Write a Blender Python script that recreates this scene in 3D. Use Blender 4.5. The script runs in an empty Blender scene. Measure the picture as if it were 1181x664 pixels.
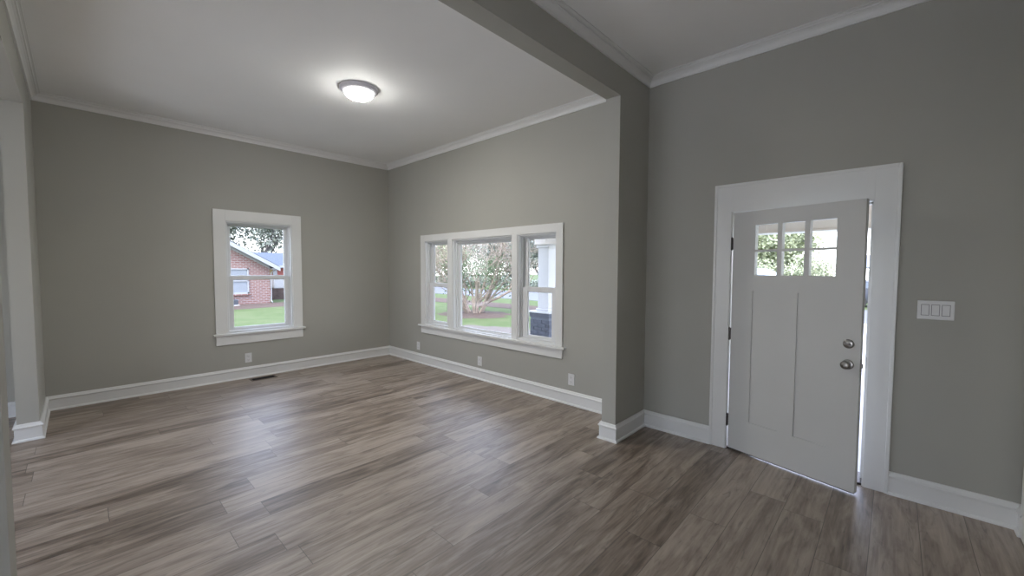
import bpy, bmesh, math, random
from mathutils import Vector, Matrix
from math import sin, cos, pi, radians
random.seed(7)
SC = bpy.context.scene
COL = SC.collection

# ------------------------------------------------------------------ camera
cam_d = bpy.data.cameras.new('camera')
cam = bpy.data.objects.new('camera', cam_d)
COL.objects.link(cam)
CP = Vector((6.6261, -3.8229, 1.5518))
YAW, PIT, ROL, FPX = 0.754162, -0.046960, 0.00359, 469.725
_f = Vector((-sin(YAW)*cos(PIT), cos(YAW)*cos(PIT), sin(PIT)))
_r = Vector((cos(YAW), sin(YAW), 0))
_u = _r.cross(_f)
_r2 = _r*cos(ROL) + _u*sin(ROL)
_u2 = -_r*sin(ROL) + _u*cos(ROL)
cam.matrix_world = Matrix(((_r2.x, _u2.x, -_f.x, CP.x), (_r2.y, _u2.y, -_f.y, CP.y),
                           (_r2.z, _u2.z, -_f.z, CP.z), (0, 0, 0, 1)))
cam_d.sensor_width = 36
cam_d.lens = FPX/1181*36
cam_d.clip_start = 0.02
cam_d.clip_end = 400
SC.camera = cam

# ------------------------------------------------------------------ light and exposure
SKY_STRENGTH = 3.4
SUN_STRENGTH = 4.0
LAMP_EMIT = 235.0
EXPOSURE = 0.66
w = bpy.data.worlds.new('sky')
SC.world = w
w.use_nodes = True
bg = w.node_tree.nodes['Background']
_nt = w.node_tree                       # bright hazy sky: near white at the horizon, bluer overhead
_tc = _nt.nodes.new('ShaderNodeTexCoord')
_sp = _nt.nodes.new('ShaderNodeSeparateXYZ')
_nt.links.new(_tc.outputs['Generated'], _sp.inputs[0])
_rp = _nt.nodes.new('ShaderNodeValToRGB')
_rp.color_ramp.elements[0].position = 0.0
_rp.color_ramp.elements[0].color = (0.97, 0.97, 0.98, 1)
_rp.color_ramp.elements[1].position = 0.9
_rp.color_ramp.elements[1].color = (0.72, 0.88, 1.32, 1)
_e = _rp.color_ramp.elements.new(0.3)
_e.color = (0.82, 0.92, 1.22, 1)
_nt.links.new(_sp.outputs['Z'], _rp.inputs['Fac'])
_nt.links.new(_rp.outputs['Color'], bg.inputs['Color'])
bg.inputs['Strength'].default_value = SKY_STRENGTH
sun_d = bpy.data.lights.new('sun', 'SUN')
sun_d.energy = SUN_STRENGTH
sun_d.angle = radians(25)
sun_d.color = (1, 0.93, 0.83)
sun = bpy.data.objects.new('sun', sun_d)
COL.objects.link(sun)
sun.rotation_euler = (radians(38), 0, radians(28))
SC.view_settings.view_transform = 'Standard'
SC.view_settings.look = 'None'
SC.view_settings.exposure = EXPOSURE
SC.view_settings.gamma = 1
SC.view_settings.use_curve_mapping = False
SC.cycles.max_bounces = 14
SC.cycles.diffuse_bounces = 8
SC.cycles.glossy_bounces = 6
SC.cycles.transparent_max_bounces = 16
SC.cycles.sample_clamp_indirect = 6
SC.cycles.use_denoising = True
SC.cycles.caustics_reflective = False
SC.cycles.caustics_refractive = False

# ------------------------------------------------------------------ materials
def nmat(name):
    m = bpy.data.materials.new(name)
    m.use_nodes = True
    nt = m.node_tree
    return m, nt, nt.nodes['Principled BSDF']

def add(nt, typ, **kw):
    n = nt.nodes.new(typ)
    for k, v in kw.items():
        setattr(n, k, v)
    return n

def math_node(nt, op, a, b=None):
    n = add(nt, 'ShaderNodeMath', operation=op)
    for i, v in enumerate((a, b)):
        if v is None:
            continue
        if isinstance(v, (int, float)):
            n.inputs[i].default_value = v
        else:
            nt.links.new(v, n.inputs[i])
    return n.outputs[0]

def simple(name, col, rough=0.5, metal=0.0, vary=0.06, scale=6.0, bump=0.0, bscale=200.0, spec=0.5):
    """one colour with a faint procedural variation and optional fine bump"""
    m, nt, p = nmat(name)
    tc = add(nt, 'ShaderNodeTexCoord')
    nz = add(nt, 'ShaderNodeTexNoise')
    nz.inputs['Scale'].default_value = scale
    nz.inputs['Detail'].default_value = 3
    nt.links.new(tc.outputs['Object'], nz.inputs['Vector'])
    rp = add(nt, 'ShaderNodeValToRGB')
    rp.color_ramp.elements[0].color = tuple(c*(1-vary) for c in col) + (1,)
    rp.color_ramp.elements[1].color = tuple(min(1, c*(1+vary)) for c in col) + (1,)
    rp.color_ramp.elements[0].position = .3
    rp.color_ramp.elements[1].position = .7
    nt.links.new(nz.outputs['Fac'], rp.inputs['Fac'])
    nt.links.new(rp.outputs['Color'], p.inputs['Base Color'])
    p.inputs['Roughness'].default_value = rough
    p.inputs['Metallic'].default_value = metal
    p.inputs['Specular IOR Level'].default_value = spec
    if bump:
        n2 = add(nt, 'ShaderNodeTexNoise')
        n2.inputs['Scale'].default_value = bscale
        nt.links.new(tc.outputs['Object'], n2.inputs['Vector'])
        b = add(nt, 'ShaderNodeBump')
        b.inputs['Strength'].default_value = bump
        b.inputs['Distance'].default_value = .002
        nt.links.new(n2.outputs['Fac'], b.inputs['Height'])
        nt.links.new(b.outputs['Normal'], p.inputs['Normal'])
    return m

def floor_material():
    m, nt, p = nmat('vinyl_planks')
    tc = add(nt, 'ShaderNodeTexCoord')
    sp = add(nt, 'ShaderNodeSeparateXYZ')
    nt.links.new(tc.outputs['Object'], sp.inputs[0])
    X, Y = sp.outputs['X'], sp.outputs['Y']
    PW, PL = 0.212, 1.5
    xr = math_node(nt, 'DIVIDE', X, PW)
    row = math_node(nt, 'FLOOR', xr)
    fx = math_node(nt, 'FRACT', xr)
    wn = add(nt, 'ShaderNodeTexWhiteNoise', noise_dimensions='1D')
    nt.links.new(row, wn.inputs['W'])
    yo = math_node(nt, 'ADD', math_node(nt, 'DIVIDE', Y, PL), math_node(nt, 'MULTIPLY', wn.outputs['Value'], 7.3))
    idx = math_node(nt, 'FLOOR', yo)
    fy = math_node(nt, 'FRACT', yo)
    cv = add(nt, 'ShaderNodeCombineXYZ')
    nt.links.new(row, cv.inputs[0]); nt.links.new(idx, cv.inputs[1])
    wn2 = add(nt, 'ShaderNodeTexWhiteNoise', noise_dimensions='2D')
    nt.links.new(cv.outputs[0], wn2.inputs['Vector'])
    rnd = wn2.outputs['Value']
    # seams
    ex = math_node(nt, 'MULTIPLY', math_node(nt, 'MINIMUM', fx, math_node(nt, 'SUBTRACT', 1.0, fx)), PW)
    ey = math_node(nt, 'MULTIPLY', math_node(nt, 'MINIMUM', fy, math_node(nt, 'SUBTRACT', 1.0, fy)), PL)
    e = math_node(nt, 'MINIMUM', ex, ey)
    seam = add(nt, 'ShaderNodeMapRange')
    seam.inputs['From Min'].default_value = 0.0004
    seam.inputs['From Max'].default_value = 0.0022
    nt.links.new(e, seam.inputs['Value'])
    # grain coordinates, shifted for each plank
    off = math_node(nt, 'MULTIPLY', rnd, 37.0)
    def grain(sx, sy, detail, dist=0.0, rough=.55):
        c = add(nt, 'ShaderNodeCombineXYZ')
        nt.links.new(math_node(nt, 'ADD', math_node(nt, 'MULTIPLY', X, sx), off), c.inputs[0])
        nt.links.new(math_node(nt, 'ADD', math_node(nt, 'MULTIPLY', Y, sy), off), c.inputs[1])
        nt.links.new(off, c.inputs[2])
        n = add(nt, 'ShaderNodeTexNoise')
        n.inputs['Scale'].default_value = 1
        n.inputs['Detail'].default_value = detail
        n.inputs['Roughness'].default_value = rough
        n.inputs['Distortion'].default_value = dist
        nt.links.new(c.outputs[0], n.inputs['Vector'])
        return n.outputs['Fac']
    g1 = grain(12, 1.9, 4, .9, .6)
    g2 = grain(70, 3.0, 4)
    g3 = grain(26, 4.2, 3, 1.4)
    mix = math_node(nt, 'ADD', math_node(nt, 'MULTIPLY', g1, .68), math_node(nt, 'MULTIPLY', g2, .36))
    mix = math_node(nt, 'ADD', mix, math_node(nt, 'MULTIPLY', rnd, .19))
    mix = math_node(nt, 'SUBTRACT', mix, .13)
    rp = add(nt, 'ShaderNodeValToRGB')
    cr = rp.color_ramp
    cr.elements[0].position = .30; cr.elements[0].color = (.115, .085, .062, 1)
    cr.elements[1].position = .78; cr.elements[1].color = (.52, .44, .365, 1)
    a = cr.elements.new(.43); a.color = (.235, .182, .142, 1)
    b = cr.elements.new(.56); b.color = (.36, .295, .24, 1)
    nt.links.new(mix, rp.inputs['Fac'])
    # dark figure streaks
    st = add(nt, 'ShaderNodeMapRange')
    st.inputs['From Min'].default_value = .60; st.inputs['From Max'].default_value = .76
    st.inputs['To Min'].default_value = 1; st.inputs['To Max'].default_value = .5
    nt.links.new(g3, st.inputs['Value'])
    mu = add(nt, 'ShaderNodeMix', data_type='RGBA', blend_type='MULTIPLY')
    mu.inputs['Factor'].default_value = 1
    nt.links.new(rp.outputs['Color'], mu.inputs['A'])
    nt.links.new(st.outputs[0], mu.inputs['B'])
    sm = add(nt, 'ShaderNodeMix', data_type='RGBA')
    sm.inputs['A'].default_value = (.07, .058, .05, 1)
    nt.links.new(mu.outputs['Result'], sm.inputs['B'])
    nt.links.new(seam.outputs[0], sm.inputs['Factor'])
    nt.links.new(sm.outputs['Result'], p.inputs['Base Color'])
    ro = add(nt, 'ShaderNodeMapRange')
    ro.inputs['To Min'].default_value = .36; ro.inputs['To Max'].default_value = .48
    nt.links.new(g2, ro.inputs['Value'])
    nt.links.new(ro.outputs[0], p.inputs['Roughness'])
    p.inputs['Specular IOR Level'].default_value = 1.0
    bp = add(nt, 'ShaderNodeBump')
    bp.inputs['Strength'].default_value = .25
    bp.inputs['Distance'].default_value = .0012
    nt.links.new(math_node(nt, 'ADD', math_node(nt, 'MULTIPLY', g2, .5), seam.outputs[0]), bp.inputs['Height'])
    nt.links.new(bp.outputs['Normal'], p.inputs['Normal'])
    return m

def glass_material(name='window_glass', tint=(.97, .985, .98), refl=1.0):
    m = bpy.data.materials.new(name)
    m.use_nodes = True
    nt = m.node_tree
    nt.nodes.remove(nt.nodes['Principled BSDF'])
    out = nt.nodes['Material Output']
    tr = add(nt, 'ShaderNodeBsdfTransparent')
    tr.inputs['Color'].default_value = tint + (1,)
    gl = add(nt, 'ShaderNodeBsdfGlossy')
    gl.inputs['Roughness'].default_value = .02
    fr = add(nt, 'ShaderNodeFresnel')
    fr.inputs['IOR'].default_value = 1.45
    mx = add(nt, 'ShaderNodeMixShader')
    ge = add(nt, 'ShaderNodeNewGeometry')           # one reflection per pane: its front face only
    face = math_node(nt, 'SUBTRACT', 1.0, ge.outputs['Backfacing'])
    nt.links.new(math_node(nt, 'MULTIPLY', math_node(nt, 'MULTIPLY', fr.outputs[0], face), refl), mx.inputs[0])
    nt.links.new(tr.outputs[0], mx.inputs[1])
    nt.links.new(gl.outputs[0], mx.inputs[2])
    nt.links.new(mx.outputs[0], out.inputs['Surface'])
    return m

def brick_material(name, c1, c2, mortar, bw, bh, axes, mortar_size=.012, rough=.85):
    m, nt, p = nmat(name)
    tc = add(nt, 'ShaderNodeTexCoord')
    sp = add(nt, 'ShaderNodeSeparateXYZ')
    nt.links.new(tc.outputs['Object'], sp.inputs[0])
    c = add(nt, 'ShaderNodeCombineXYZ')
    nt.links.new(sp.outputs[axes[0]], c.inputs[0])
    nt.links.new(sp.outputs[axes[1]], c.inputs[1])
    b = add(nt, 'ShaderNodeTexBrick')
    b.inputs['Color1'].default_value = c1 + (1,)
    b.inputs['Color2'].default_value = c2 + (1,)
    b.inputs['Mortar'].default_value = mortar + (1,)
    b.inputs['Scale'].default_value = 1
    b.inputs['Mortar Size'].default_value = mortar_size
    b.inputs['Brick Width'].default_value = bw
    b.inputs['Row Height'].default_value = bh
    nt.links.new(c.outputs[0], b.inputs['Vector'])
    nt.links.new(b.outputs['Color'], p.inputs['Base Color'])
    p.inputs['Roughness'].default_value = rough
    return m

def emit_material(name, col, strength):
    m, nt, p = nmat(name)
    p.inputs['Base Color'].default_value = (.9, .9, .9, 1)
    p.inputs['Emission Color'].default_value = col + (1,)
    # rim emission set below the belly's, shaped to shrink the halo on the ceiling
    tc = add(nt, 'ShaderNodeTexCoord')
    sp = add(nt, 'ShaderNodeSeparateXYZ')
    nt.links.new(tc.outputs['Generated'], sp.inputs[0])
    mr = add(nt, 'ShaderNodeMapRange', interpolation_type='SMOOTHSTEP')
    mr.inputs['From Min'].default_value = 1.0; mr.inputs['From Max'].default_value = .0
    mr.inputs['To Min'].default_value = strength*.02; mr.inputs['To Max'].default_value = strength
    nt.links.new(sp.outputs['Z'], mr.inputs['Value'])
    nt.links.new(math_node(nt, 'MAXIMUM', math_node(nt, 'MULTIPLY', mr.outputs[0], math_node(nt, 'SUBTRACT', 1.0, sp.outputs['Z'])), 3.0), p.inputs['Emission Strength'])
    return m

def leaf_material(name, c1, c2):
    m, nt, p = nmat(name)
    g = add(nt, 'ShaderNodeNewGeometry')
    rp = add(nt, 'ShaderNodeValToRGB')
    rp.color_ramp.elements[0].color = c1 + (1,)
    rp.color_ramp.elements[1].color = c2 + (1,)
    nt.links.new(g.outputs['Random Per Island'], rp.inputs['Fac'])
    nt.links.new(rp.outputs['Color'], p.inputs['Base Color'])
    p.inputs['Roughness'].default_value = .7
    p.inputs['Transmission Weight'].default_value = 0
    return m

def ground_material(name, stops, scale, detail=6):
    m, nt, p = nmat(name)
    tc = add(nt, 'ShaderNodeTexCoord')
    n = add(nt, 'ShaderNodeTexNoise')
    n.inputs['Scale'].default_value = scale
    n.inputs['Detail'].default_value = detail
    n.inputs['Roughness'].default_value = .65
    nt.links.new(tc.outputs['Object'], n.inputs['Vector'])
    rp = add(nt, 'ShaderNodeValToRGB')
    cr = rp.color_ramp
    cr.elements[0].position, cr.elements[0].color = stops[0][0], stops[0][1] + (1,)
    cr.elements[1].position, cr.elements[1].color = stops[-1][0], stops[-1][1] + (1,)
    for q, c in stops[1:-1]:
        k = cr.elements.new(q); k.color = c + (1,)
    nt.links.new(n.outputs['Fac'], rp.inputs['Fac'])
    nt.links.new(rp.outputs['Color'], p.inputs['Base Color'])
    p.inputs['Roughness'].default_value = .95
    p.inputs['Specular IOR Level'].default_value = .1
    return m

M = dict(
    paint=simple('greige_wall_paint', (.405, .398, .358), .62, vary=.02, scale=1.5, bump=.12, bscale=260, spec=.35),
    ceil=simple('ceiling_paint', (.88, .88, .87), .75, vary=.015, scale=1.2, bump=.1, bscale=180, spec=.25),
    trim=simple('white_trim_enamel', (.75, .75, .735), .34, vary=.015, scale=3),
    vinyl=simple('white_window_vinyl', (.72, .725, .73), .36, vary=.015, scale=3),
    door=simple('grey_white_door_paint', (.60, .60, .585), .42, vary=.012, scale=2.5),
    plate=simple('white_plastic', (.72, .72, .72), .3, vary=.01),
    gap=simple('gap_shade_grey', (.22, .22, .22), .6, vary=.01),  # grey that stands for the shadow round the switch rockers
    slot=simple('dark_slot', (.05, .05, .05), .5),
    nickel=simple('satin_nickel', (.30, .285, .27), .28, 1.0, vary=.05, scale=30),
    ring=simple('brushed_nickel', (.72, .71, .76), .4, .0, vary=.04, scale=40),
    bronze=simple('dark_hinge_metal', (.10, .09, .085), .4, .7),
    thresh=simple('threshold_metal', (.06, .05, .045), .45, .5),
    ventm=simple('vent_metal', (.16, .13, .11), .5, .4),
    dark=simple('duct_black', (.012, .012, .012), .9),
    floor=floor_material(),
    glass=glass_material(),
    lamp=emit_material('lit_glass', (1, .985, .94), LAMP_EMIT),
    concrete=simple('porch_concrete', (.58, .57, .56), .8, vary=.06, scale=2.5),
    patio=simple('pale_bounce_concrete', (.80, .74, .665), .85, vary=.04, scale=1.5),  # kept pale so the added patio reflects light into the rooms
    soffit=simple('beige_soffit', (.42, .345, .295), .7, vary=.03),
    porchwhite=simple('white_porch_paint', (.60, .58, .575), .5, vary=.02),
    beam=simple('cream_beam_paint', (.84, .77, .71), .5, vary=.02),
    pierbrick=simple('slate_painted_brick', (.085, .09, .115), .6, vary=.25, scale=9),
    piermortar=simple('slate_painted_mortar', (.15, .16, .19), .8, vary=.1, scale=20),
    grass=ground_material('lawn_grass', [(.25, (.062, .087, .032)), (.5, (.087, .111, .047)), (.62, (.103, .118, .057)), (.8, (.12, .115, .085))], 1.4, 8),
    dirt=ground_material('bare_dirt', [(.3, (.115, .10, .085)), (.7, (.15, .13, .115))], 4),
    mulch=ground_material('red_mulch', [(.3, (.075, .052, .043)), (.7, (.115, .085, .072))], 9),
    road=simple('pale_road', (.115, .115, .13), .85, vary=.05, scale=1),
    bark=simple('pale_smooth_bark', (.28, .22, .18), .85, vary=.25, scale=7),
    greybark=simple('grey_bark', (.11, .10, .098), .9, vary=.3, scale=6),
    leafA=leaf_material('yellow_green_leaves', (.20, .225, .12), (.42, .44, .28)),
    leafB=leaf_material('grey_green_leaves', (.13, .15, .125), (.28, .30, .25)),
    leafC=leaf_material('fresh_green_leaves', (.065, .105, .045), (.125, .165, .09)),
    brick=brick_material('red_brick', (.165, .066, .055), (.205, .10, .083), (.27, .235, .225), .28, .10, ('Y', 'Z'), .018),
    shingle=simple('blue_grey_shingles', (.075, .088, .115), .9, vary=.15, scale=12),
    fascia=simple('white_fascia', (.30, .30, .31), .5, vary=.02),
    redwall=simple('coral_red_siding', (.28, .075, .06), .7, vary=.05),
    yellow=simple('yellow_panel', (.26, .19, .08), .7, vary=.05),
    blind=simple('white_blind', (.21, .225, .25), .6, vary=.06, scale=2),
    fence=simple('brown_fence_wood', (.075, .05, .043), .85, vary=.2, scale=5),
    siding=simple('pale_siding', (.19, .20, .22), .6, vary=.02),
    carblue=simple('pale_blue_car_paint', (.25, .29, .36), .25, vary=.01),
    cardark=simple('charcoal_car_paint', (.06, .065, .08), .25, vary=.01),
    carwin=simple('car_window', (.10, .12, .14), .08),
    tyre=simple('tyre_rubber', (.03, .03, .03), .9),
    chrome=simple('car_chrome', (.7, .7, .72), .15, 1.0),
)

# ------------------------------------------------------------------ helpers
class MB:
    """collects shapes; build() links them as ONE mesh object"""
    def __init__(s):
        s.bm = bmesh.new()
    def faces(s, pts, fs):
        v = [s.bm.verts.new(p) for p in pts]
        for f in fs:
            try:
                s.bm.faces.new([v[i] for i in f])
            except ValueError:
                pass
        return s
    def box(s, a, b, bevel=0):
        x0, x1 = sorted((a[0], b[0])); y0, y1 = sorted((a[1], b[1])); z0, z1 = sorted((a[2], b[2]))
        n0 = len(s.bm.faces)
        v = [s.bm.verts.new((x, y, z)) for x in (x0, x1) for y in (y0, y1) for z in (z0, z1)]
        fs = [s.bm.faces.new([v[i] for i in f]) for f in
              ((0, 1, 3, 2), (4, 6, 7, 5), (0, 4, 5, 1), (2, 3, 7, 6), (0, 2, 6, 4), (1, 5, 7, 3))]
        if bevel:
            es = set(e for f in fs for e in f.edges)
            bmesh.ops.bevel(s.bm, geom=list(es), offset=bevel, segments=2, profile=.5, affect='EDGES')
        return s
    def tube(s, pts, radii, n=8, cap=True):
        rings = []
        pts = [Vector(p) for p in pts]
        for i, p in enumerate(pts):
            t = (pts[min(i+1, len(pts)-1)] - pts[max(i-1, 0)]).normalized()
            a = t.cross(Vector((0, 0, 1)))
            if a.length < 1e-3:
                a = t.cross(Vector((1, 0, 0)))
            a.normalize(); b = t.cross(a)
            r = radii[i] if isinstance(radii, (list, tuple)) else radii
            rings.append([s.bm.verts.new(p + a*(r*cos(2*pi*k/n)) + b*(r*sin(2*pi*k/n))) for k in range(n)])
        for i in range(len(rings)-1):
            for k in range(n):
                s.bm.faces.new((rings[i][k], rings[i][(k+1) % n], rings[i+1][(k+1) % n], rings[i+1][k]))
        if cap:
            s.bm.faces.new(rings[0][::-1]); s.bm.faces.new(rings[-1])
        return s
    def lathe(s, prof, n=32, mat=None):
        """prof: (r, h) pairs about local Z; mat places it"""
        mat = mat or Matrix()
        rings = []
        for r, h in prof:
            if r < 1e-6:
                rings.append([s.bm.verts.new(mat @ Vector((0, 0, h)))])
            else:
                rings.append([s.bm.verts.new(mat @ Vector((r*cos(2*pi*k/n), r*sin(2*pi*k/n), h))) for k in range(n)])
        for i in range(len(rings)-1):
            A, B = rings[i], rings[i+1]
            for k in range(n):
                if len(A) == 1 and len(B) == 1:
                    continue
                if len(A) == 1:
                    s.bm.faces.new((A[0], B[k], B[(k+1) % n]))
                elif len(B) == 1:
                    s.bm.faces.new((A[k], A[(k+1) % n], B[0]))
                else:
                    s.bm.faces.new((A[k], A[(k+1) % n], B[(k+1) % n], B[k]))
        return s
    def prism(s, poly, f, d0, d1):
        """poly: 2-D outline, f(a, b, d) -> point; extruded from d0 to d1"""
        n = len(poly)
        A = [s.bm.verts.new(f(a, b, d0)) for a, b in poly]
        B = [s.bm.verts.new(f(a, b, d1)) for a, b in poly]
        s.bm.faces.new(A[::-1]); s.bm.faces.new(B)
        for i in range(n):
            s.bm.faces.new((A[i], A[(i+1) % n], B[(i+1) % n], B[i]))
        return s
    def build(s, name, m, parent=None, smooth=False, loc=None, recalc=True):
        if recalc:
            bmesh.ops.recalc_face_normals(s.bm, faces=s.bm.faces)
        me = bpy.data.meshes.new(name)
        s.bm.to_mesh(me); s.bm.free()
        me.materials.append(M[m] if isinstance(m, str) else m)
        if smooth:
            for p in me.polygons:
                p.use_smooth = True
            me.set_sharp_from_angle(angle=radians(40))
        o = bpy.data.objects.new(name, me)
        COL.objects.link(o)
        if parent is not None:
            o.parent = parent
            o.matrix_parent_inverse = Matrix.Translation(-parent.location) if not parent.get('_local') else Matrix()
        return o

def tag(o, label, cat, kind=None, group=None):
    o['label'] = label; o['category'] = cat
    if kind: o['kind'] = kind
    if group: o['group'] = group
    return o

def thing(name, loc, label, cat, kind=None, group=None):
    """an Empty at a thing's base; parts built in world space are parented with MB.build(..., parent)"""
    o = bpy.data.objects.new(name, None)
    COL.objects.link(o)
    o.location = loc
    o.empty_display_size = .1
    return tag(o, label, cat, kind, group)

def sub(o, parent_part):
    """re-parent a mesh built in world space below a part built in world space"""
    o.parent = parent_part
    o.matrix_parent_inverse = Matrix()
    return o

def sweep(name, prof, path, m, closed=False):
    """moulding: prof = (distance from wall, z) outline; path = wall line with the room on its left"""
    bm = bmesh.new()
    n = len(path)
    nors = []
    segs = n if closed else n-1
    for i in range(segs):
        d = (Vector(path[(i+1) % n]) - Vector(path[i])).normalized()
        nors.append(Vector((-d.y, d.x)))
    rings = []
    for i in range(n):
        if closed:
            a, b = nors[i-1], nors[i]
        else:
            a, b = nors[max(i-1, 0)], nors[min(i, segs-1)]
        mv = (a+b)/(1+a.dot(b))
        p = Vector(path[i])
        rings.append([bm.verts.new((p.x+mv.x*d, p.y+mv.y*d, z)) for d, z in prof])
    k = len(prof)
    for i in range(segs):
        A, B = rings[i], rings[(i+1) % n]
        for j in range(k):
            bm.faces.new((A[j], A[(j+1) % k], B[(j+1) % k], B[j]))
    if not closed:
        bm.faces.new(rings[0]); bm.faces.new(rings[-1][::-1])
    bmesh.ops.recalc_face_normals(bm, faces=bm.faces)
    me = bpy.data.meshes.new(name)
    bm.to_mesh(me); bm.free()
    me.materials.append(M[m])
    o = bpy.data.objects.new(name, me)
    COL.objects.link(o)
    return o

def wall(name, f, d0, d1, us, zs, holes, m, label):
    """slab of grid cells with openings: f(u, d, z) -> point; holes = (u0, u1, z0, z1)"""
    us = sorted(set(us + [h[0] for h in holes] + [h[1] for h in holes]))
    zs = sorted(set(zs + [h[2] for h in holes] + [h[3] for h in holes]))
    def solid(i, j):
        if not (0 <= i < len(us)-1 and 0 <= j < len(zs)-1):
            return False
        u, z = (us[i]+us[i+1])/2, (zs[j]+zs[j+1])/2
        return not any(h[0] < u < h[1] and h[2] < z < h[3] for h in holes)
    bm = bmesh.new()
    cache = {}
    def V(i, j, d):
        k = (i, j, d)
        if k not in cache:
            cache[k] = bm.verts.new(f(us[i], d, zs[j]))
        return cache[k]
    for i in range(len(us)-1):
        for j in range(len(zs)-1):
            if not solid(i, j):
                continue
            for d in (d0, d1):
                bm.faces.new((V(i, j, d), V(i+1, j, d), V(i+1, j+1, d), V(i, j+1, d)))
            for di, dj, e in ((-1, 0, ((i, j), (i, j+1))), (1, 0, ((i+1, j), (i+1, j+1))),
                              (0, -1, ((i, j), (i+1, j))), (0, 1, ((i, j+1), (i+1, j+1)))):
                if not solid(i+di, j+dj):
                    (a, b), (c, d_) = e
                    bm.faces.new((V(a, b, d0), V(c, d_, d0), V(c, d_, d1), V(a, b, d1)))
    bmesh.ops.recalc_face_normals(bm, faces=bm.faces)
    me = bpy.data.meshes.new(name)
    bm.to_mesh(me); bm.free()
    me.materials.append(M[m])
    o = bpy.data.objects.new(name, me)
    COL.objects.link(o)
    return tag(o, label, 'wall', 'structure')

# ------------------------------------------------------------------ the shell
H = 3.372
XS1, XS2, DS, HB = 4.705, 4.8445, .567, 3.055
YB, YB2, XP, HB2 = -4.107, -4.24, 1.011, 2.985
XR, YR = 7.2295, -6.6
T = .17
YM = -3.980                      # end of the wall stub beside the camera
front = lambda u, d, z: (u, d, z)          # outward = +Y
left = lambda u, d, z: (-d, u, z)          # outward = -X

L_OPEN = (-2.45, -1.61, .655, 2.19)
T_OPEN = (1.13, 3.753, .65, 1.985)
D_OPEN = (5.585, 6.524, 0, 2.055)
R_OPEN = (5.0, 7.08, .06, 2.35)      # unseen patio windows, added as daylight sources
R_OPEN2 = (1.5, 4.1, .06, 2.35)

wall('wall_front', front, 0, T, [-T, XR+T], [-.55, H+.1], [T_OPEN, (D_OPEN[0], D_OPEN[1], -.001, D_OPEN[3])], 'paint',
     'greige front wall with the triple window and the entry door')
wall('wall_left', left, 0, T, [YR-T, 0], [-.55, H+.1], [L_OPEN], 'paint',
     'greige end wall with the single window')
wall('wall_right', lambda u, d, z: (XR+d, u, z), 0, .12, [YR, 0], [0, H], [(-1.02, -.2, -.001, 2.04)], 'paint',
     'greige wall at the right edge, beside the switch plate')
wall('wall_rear', lambda u, d, z: (u, YR-d, z), 0, T, [0, XR+T], [-.55, H], [R_OPEN, R_OPEN2], 'paint',
     'greige wall behind the camera with two added daylight windows')
# dividing wall between living room and entry: stub, overhead beam, stub
wall('wall_middle', lambda u, d, z: (XS1+d, u, z), 0, XS2-XS1, [YR, 0], [0, H], [(YM, -DS, -.001, HB)], 'paint',
     'greige dividing wall with a wide opening under the overhead beam')
wall('wall_back', lambda u, d, z: (u, YB-d, z), 0, YB-YB2, [0, XS1], [0, H], [(XP, 4.30, -.001, HB2)], 'paint',
     'greige short wall and header at the left edge')

fl = MB().box((0, YR, -.2), (XR, 0, 0)).build('floor', 'floor')
tag(fl, 'grey-brown wood-look plank floor', 'floor', 'structure')
ce = MB().box((0, YR, H), (XR, 0, H+.1)).build('ceiling', 'ceil')
tag(ce, 'smooth pale grey ceiling', 'ceiling', 'structure')

BASE = [(0, 0), (.031, 0), (.030, .008), (.026, .015), (.020, .019), (.016, .020), (.016, .114), (.025, .1205), (.025, .129),
        (.017, .138), (.012, .151), (.008, .156), (0, .156)]
CROWN = [(0, H-.082), (.013, H-.082), (.014, H-.074), (.013, H-.068), (.008, H-.067), (.010, H-.056), (.018, H-.042), (.030, H-.031), (.042, H-.026),
         (.042, H-.021), (.053, H-.021), (.054, H-.015), (.050, H-.014), (.056, H-.009), (.064, H-.007), (.072, H-.007), (.072, H), (0, H)]
def base(name, path, label):
    return tag(sweep(name, BASE, path, 'trim'), label, 'baseboard', 'structure')
base('baseboard_entry', [(5.473, 0), (XS2, 0), (XS2, -DS), (XS1, -DS), (XS1, 0), (0, 0), (0, YB), (XP, YB), (XP, YB2), (0, YB2), (0, YR)],
     'white baseboard running from the door casing round the room to the left edge')
base('baseboard_right', [(XR, -.12), (XR, 0), (6.637, 0)], 'white baseboard between the door and the right edge')
base('baseboard_middle', [(4.30, YB2), (4.30, YB), (XS1, YB), (XS1, YM), (XS2, YM), (XS2, YR)], 'white baseboard round the wall stub beside the camera')
base('baseboard_side', [(XR, YR), (XR, -1.14)], 'white baseboard along the wall right of the camera')
tag(sweep('trim_1', CROWN, [(0, YB), (XS1, YB), (XS1, 0), (0, 0)], 'trim', True), 'white crown moulding round the room with the ceiling light', 'crown moulding', 'structure')
tag(sweep('trim_2', CROWN, [(XS2, YR), (XR, YR), (XR, 0), (XS2, 0)], 'trim', True), 'white crown moulding above the entry door and the beam', 'crown moulding', 'structure')

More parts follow.
